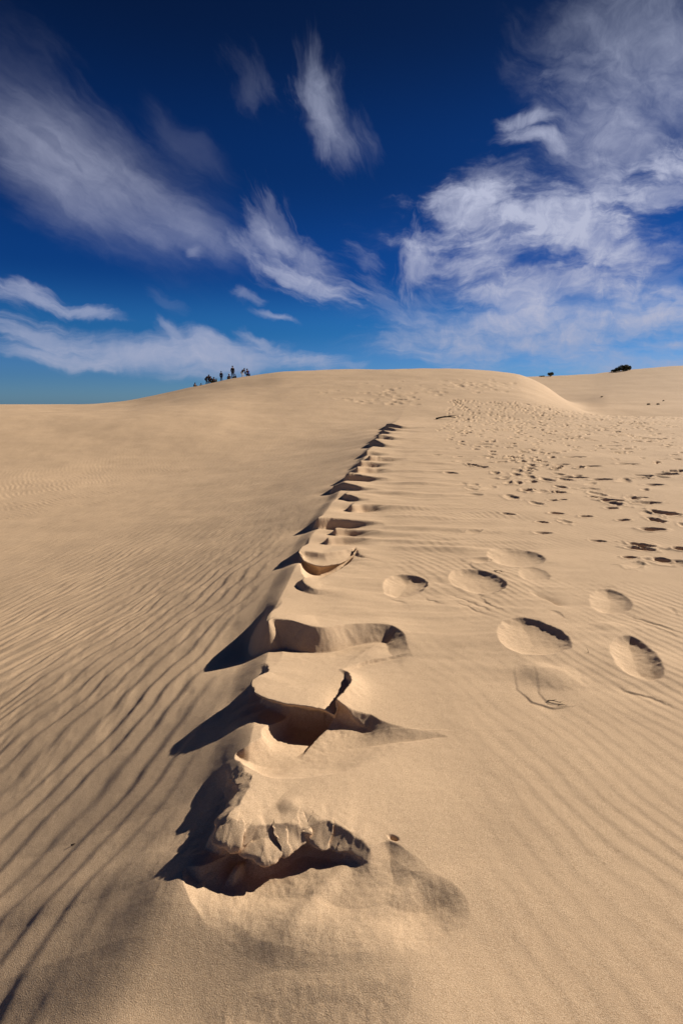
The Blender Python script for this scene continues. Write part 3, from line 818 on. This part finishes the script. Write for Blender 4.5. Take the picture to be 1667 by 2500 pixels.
def rad(k): return RAD_[k] if k in RAD_ else RAD_[k[:-1]]


def ball(c, r, sz=(1, 1, 1), n=8, cut=-1.0):
    vs, fs = [], []
    for i in range(n + 1):
        th = math.pi * i / n
        for j in range(2 * n):
            ph = math.pi * j / n; z = math.cos(th)
            vs.append((c[0] + r * sz[0] * math.sin(th) * math.cos(ph), c[1] + r * sz[1] * math.sin(th) * math.sin(ph), c[2] + r * sz[2] * max(z, cut)))
    for i in range(n):
        for j in range(2 * n):
            fs.append((i * 2 * n + j, (i + 1) * 2 * n + j, (i + 1) * 2 * n + (j + 1) % (2 * n), i * 2 * n + (j + 1) % (2 * n)))
    return vs, fs


def person(px, kind, label, jacket, trousers, rr_, face, hat=None, sc_=1.0, dz=0.0, grp='people on the dune crest'):
    d = pray(px, 930); az = math.atan2(d[0], d[1]); x, y = rr_ * math.sin(az), rr_ * math.cos(az)
    r = thing('person', label, 'person', (x, y, zat(x, y) - .02 + dz), R(face), grp); r.scale = (sc_,) * 3
    J = {k: (*v, rad(k)) for k, v in pose(kind).items()}
    skin('body', J, BONES, M_SKIN, r)
    up = ['chest', 'waist', 'pelvis'] + [a + n for n in 'lr' for a in ('sho', 'elb', 'wri')]
    skin('jacket', {k: (*J[k][:3], J[k][3] * (1.35 if k[:3] not in ('elb', 'wri') else 1.5)) for k in up}, [b for b in BONES if b[0] in up and b[1] in up], jacket, r)
    lo = ['pelvis'] + [a + n for n in 'lr' for a in ('hip', 'knee', 'ankle')]
    skin('trousers', {k: (*J[k][:3], J[k][3] * 1.28) for k in lo}, [b for b in BONES if b[0] in lo and b[1] in lo], trousers, r)
    for n in 'lr':
        skin('shoe', {'a': (*J['ankle' + n][:2], J['ankle' + n][2] - .03, .05), 'b': (*J['toe' + n][:3], .045)}, [('a', 'b')], M_SHOE, r, 1)
    h = J['head']
    v, f = ball((h[0], h[1] + .015, h[2] + .045), .105, (1, 1.08, 1.0), 8, -.25); add('hair', v, f, M_HAIR, r)
    if hat:
        v, f = ball((h[0], h[1], h[2] + .10), .115, (1, 1, .9), 8, 0.0); ho = add('hat', v, f, hat, r)
        v, f = ball((h[0], h[1], h[2] + .10), .19, (1, 1, .08), 8); add('brim', v, f, hat, ho)
    return r


person(476, 'sit', 'dark seated person lowest and farthest left on the dune skyline', M_DARK, M_DARK, 89.6, 60)
person(491, 'sit', 'small low head and shoulders just right of the leftmost skyline figure', M_OLIVE, M_DARK, 90.3, 20, sc_=.85)
person(505, 'bend', 'dark stooping person at the left of the tight huddle on the crest', M_DARK, M_DARK, 85.5, 60)
person(511, 'stand', 'darkly dressed person at the peak of the tight huddle', M_NAVY, M_DARK, 86.5, -30, sc_=.86)
person(518, 'crouch', 'squatting dark figure low inside the tight huddle on the crest', M_DARK, M_OLIVE, 85.0, -60, sc_=1.05)
person(522.5, 'sit', 'seated dark person at the right end of the huddle', M_DARK, M_DARK, 85.2, 30, sc_=1.05)
person(529, 'crouch', 'person in pale blue crouching just right of the huddle', M_CYAN, M_CYAN, 86.5, 0, sc_=.72)
person(541, 'stand', 'person in dark clothes standing alone between huddle and tallest figure', M_NAVY, M_NAVY, 86, 10, sc_=.93)
person(560, 'sit', 'seated dark person wearing a white hat', M_DARK, M_DARK, 86, 0, M_WHITE, sc_=1.1)
person(569, 'stand', 'tallest person standing on the crest in dark clothes', M_DARK, M_DARK, 83, 25, sc_=1.06)
person(575, 'sit', 'dark person sitting at the feet of the tallest figure', M_DARK, M_TAN, 83.5, -70, sc_=.8)
person(593, 'bend', 'person in dark top and white trousers leaning forward', M_DARK, M_WHITE, 86, 50, sc_=1.0)
person(606, 'crouch', 'person in a bright blue jacket squatting farthest right on the crest', M_BLUE, M_NAVY, 85.5, -20, sc_=1.15)

# ---- shrubs on the far dune
M_LEAF = plain('leaf', (.085, .095, .04), .7, .5, 1.5); M_LEAF2 = plain('dry_leaf', (.20, .16, .09), .8, .4, 1.5); M_WOOD = plain('wood', (.07, .05, .035), .9, .4, 20)


def tube_mesh(paths, seg=6):
    vs, fs = [], []
    for path in paths:
        P = [Vector(p[:3]) for p in path]; b0 = len(vs)
        for i, p in enumerate(path):
            t = (P[min(i + 1, len(P) - 1)] - P[max(i - 1, 0)]).normalized(); a = t.orthogonal().normalized(); b = t.cross(a)
            for k in range(seg):
                an = 2 * math.pi * k / seg; vs.append(P[i] + (a * math.cos(an) + b * math.sin(an)) * p[3])
        for i in range(len(P) - 1):
            for k in range(seg):
                fs.append((b0 + i * seg + k, b0 + i * seg + (k + 1) % seg, b0 + (i + 1) * seg + (k + 1) % seg, b0 + (i + 1) * seg + k))
        fs.append(tuple(range(b0, b0 + seg))[::-1]); fs.append(tuple(range(b0 + (len(P) - 1) * seg, b0 + len(P) * seg)))
    return vs, fs


def shrub(px, py, lobes, n, leaf, label, cat='shrub', name='shrub', m=None, seed=1, group=None, far=None):
    """lobes: (x, z, rx, rz) across the sight line in metres"""
    if far is None: c = hit(px, py)
    else:
        d = pray(px, py); az = math.atan2(d[0], d[1]); c = (far * math.sin(az), far * math.cos(az))
    q = random.Random(seed); az = math.atan2(c[0], c[1])
    r = thing(name, label, cat, (c[0], c[1], zat(*c) - .05), -az, group)
    vs, fs = [], []
    for k in range(n):
        lx, lz, rx, rz = q.choice(lobes); u = Vector((q.gauss(0, 1), q.gauss(0, 1), q.gauss(0, 1))).normalized() * q.random() ** .4
        p = Vector((lx + u.x * rx, u.y * rx, lz + u.z * rz))
        if p.z < .02: p.z = abs(p.z) * .5
        a = Vector((q.gauss(0, 1), q.gauss(0, 1), q.gauss(0, 1))).normalized(); b = a.orthogonal().normalized(); s_ = leaf * q.uniform(.6, 1.4)
        i = len(vs); vs += [p - a * s_, p + b * s_ * .4, p + a * s_, p - b * s_ * .4]; fs.append((i, i + 1, i + 2, i + 3))
    add('foliage', vs, fs, m or M_LEAF, r, smooth=False)
    paths = []
    for lx, lz, rx, rz in lobes:
        for _ in range(3):
            ex, ez = lx + q.uniform(-.5, .5) * rx, lz + q.uniform(0, .5) * rz
            paths.append([(lx * .3, 0, -.1, leaf * .35), (lx * .3 + (ex - lx * .3) * .5, q.uniform(-.1, .1), ez * .55, leaf * .2), (ex, q.uniform(-.2, .2), ez, leaf * .08)])
    v, f = tube_mesh(paths); add('stem', v, f, M_WOOD, r)
    return r


shrub(1517, 903, [(-2.0, .2, .8, .35), (-1.1, .55, .9, .55), (-.1, 1.0, 1.0, .75), (.9, 1.2, .9, .65), (1.8, .9, .6, .6), (.8, .6, 1.1, .5)], 3400, .15, 'large wind-leaned green shrub on the skyline of the far dune', seed=3, far=R2 - 3)
shrub(1342, 918, [(-.1, .6, .7, .6), (.4, .7, .6, .5)], 700, .15, 'small round dark shrub on the skyline right of the dune shoulder', seed=4, far=R2 - 3)
shrub(1322, 919, [(-.3, .15, .5, .2), (.4, .15, .4, .18)], 260, .12, 'tiny flat shrub just left of the round skyline shrub', seed=5, m=M_LEAF2, far=R2 - 3)
for k, (px, py, w_, lb) in enumerate([(1468, 970, .18, 'small grey tuft low on the far dune face left of the paired tufts'), (1582, 988, .22, 'darker left one of two paired tufts on the far dune'), (1605, 988, .18, 'paler right one of two paired tufts on the far dune'),
                                     (1618, 980, .12, 'faint tuft just above the paired tufts on the far dune')]):
    shrub(px, py, [(0, w_ * .5, w_, w_ * .6)], 160, .07, lb, 'tuft', 'plant_tuft', M_LEAF2, 10 + k)


# ---- scarp shadow stand-in and twigs
def twig(px, py, ln, rd, ang, label, name='twig', cat='twig', forks=2, seed=1, lift=.3, kids=False):
    c = hit(px, py); q = random.Random(seed); base_ = []
    n = 7; a = R(ang); p = Vector((-ln / 2, 0, rd * .4)); main = []
    for i in range(n):
        t = i / (n - 1); main.append((-ln / 2 + ln * t, q.gauss(0, ln * .03), rd * .5 + ln * .12 * lift * math.sin(math.pi * t) + ln * .1 * lift * t, rd * (1 - .6 * t)))
    cosd, sind = math.cos(a), math.sin(a); rot = lambda P: [(x * cosd - y * sind, x * sind + y * cosd, z, r_) for x, y, z, r_ in P]
    v, f = tube_mesh([rot(main)]); o = add(name, v, f, M_WOOD, None, (c[0], c[1], zat(*c)))
    tag(o, label, cat)
    for k in range(forks):
        i = q.randint(2, 5); x, y, z, r_ = main[i]; s_ = q.choice((-1, 1)); l2 = ln * q.uniform(.2, .4)
        br = [(x, y, z, r_ * .7), (x + l2 * .5, y + s_ * l2 * .3, z + l2 * .25 * lift, r_ * .5), (x + l2, y + s_ * l2 * .7, z + l2 * .4 * lift, r_ * .25)]
        v, f = tube_mesh([rot(br)]); add('side_branch', v, f, M_WOOD, o)
    return o


twig(1088, 1019, 1.15, .05, 12, 'dark forked stand-in for scarp shadow beyond the upper end of the scalloped crest', 'scarp_shadow', 'scarp_shadow', 4, 5, .5)  # added dark wood standing in for the shadow under a small scarp
twig(180, 2061, .017, .0035, 25, 'tiny dark chip of wood alone on the rippled left slope', forks=1, seed=2, lift=.4)
twig(1433, 1597, .030, .0016, 75, 'tiny upright sprig of twig between the two nearest footprints', forks=2, seed=6, lift=3.0)
twig(1352, 1714, .07, .0028, -25, 'dark splinter in the crack below the broken sand crust', forks=2, seed=8, lift=.6)
twig(1372, 1722, .045, .002, -10, 'thin short twig right of the dark splinter below the broken crust', forks=1, seed=9, lift=.6)
twig(1217, 1398, .10, .004, -50, 'thin forked twig between the footprints right of the crest', forks=3, seed=10, lift=.5)
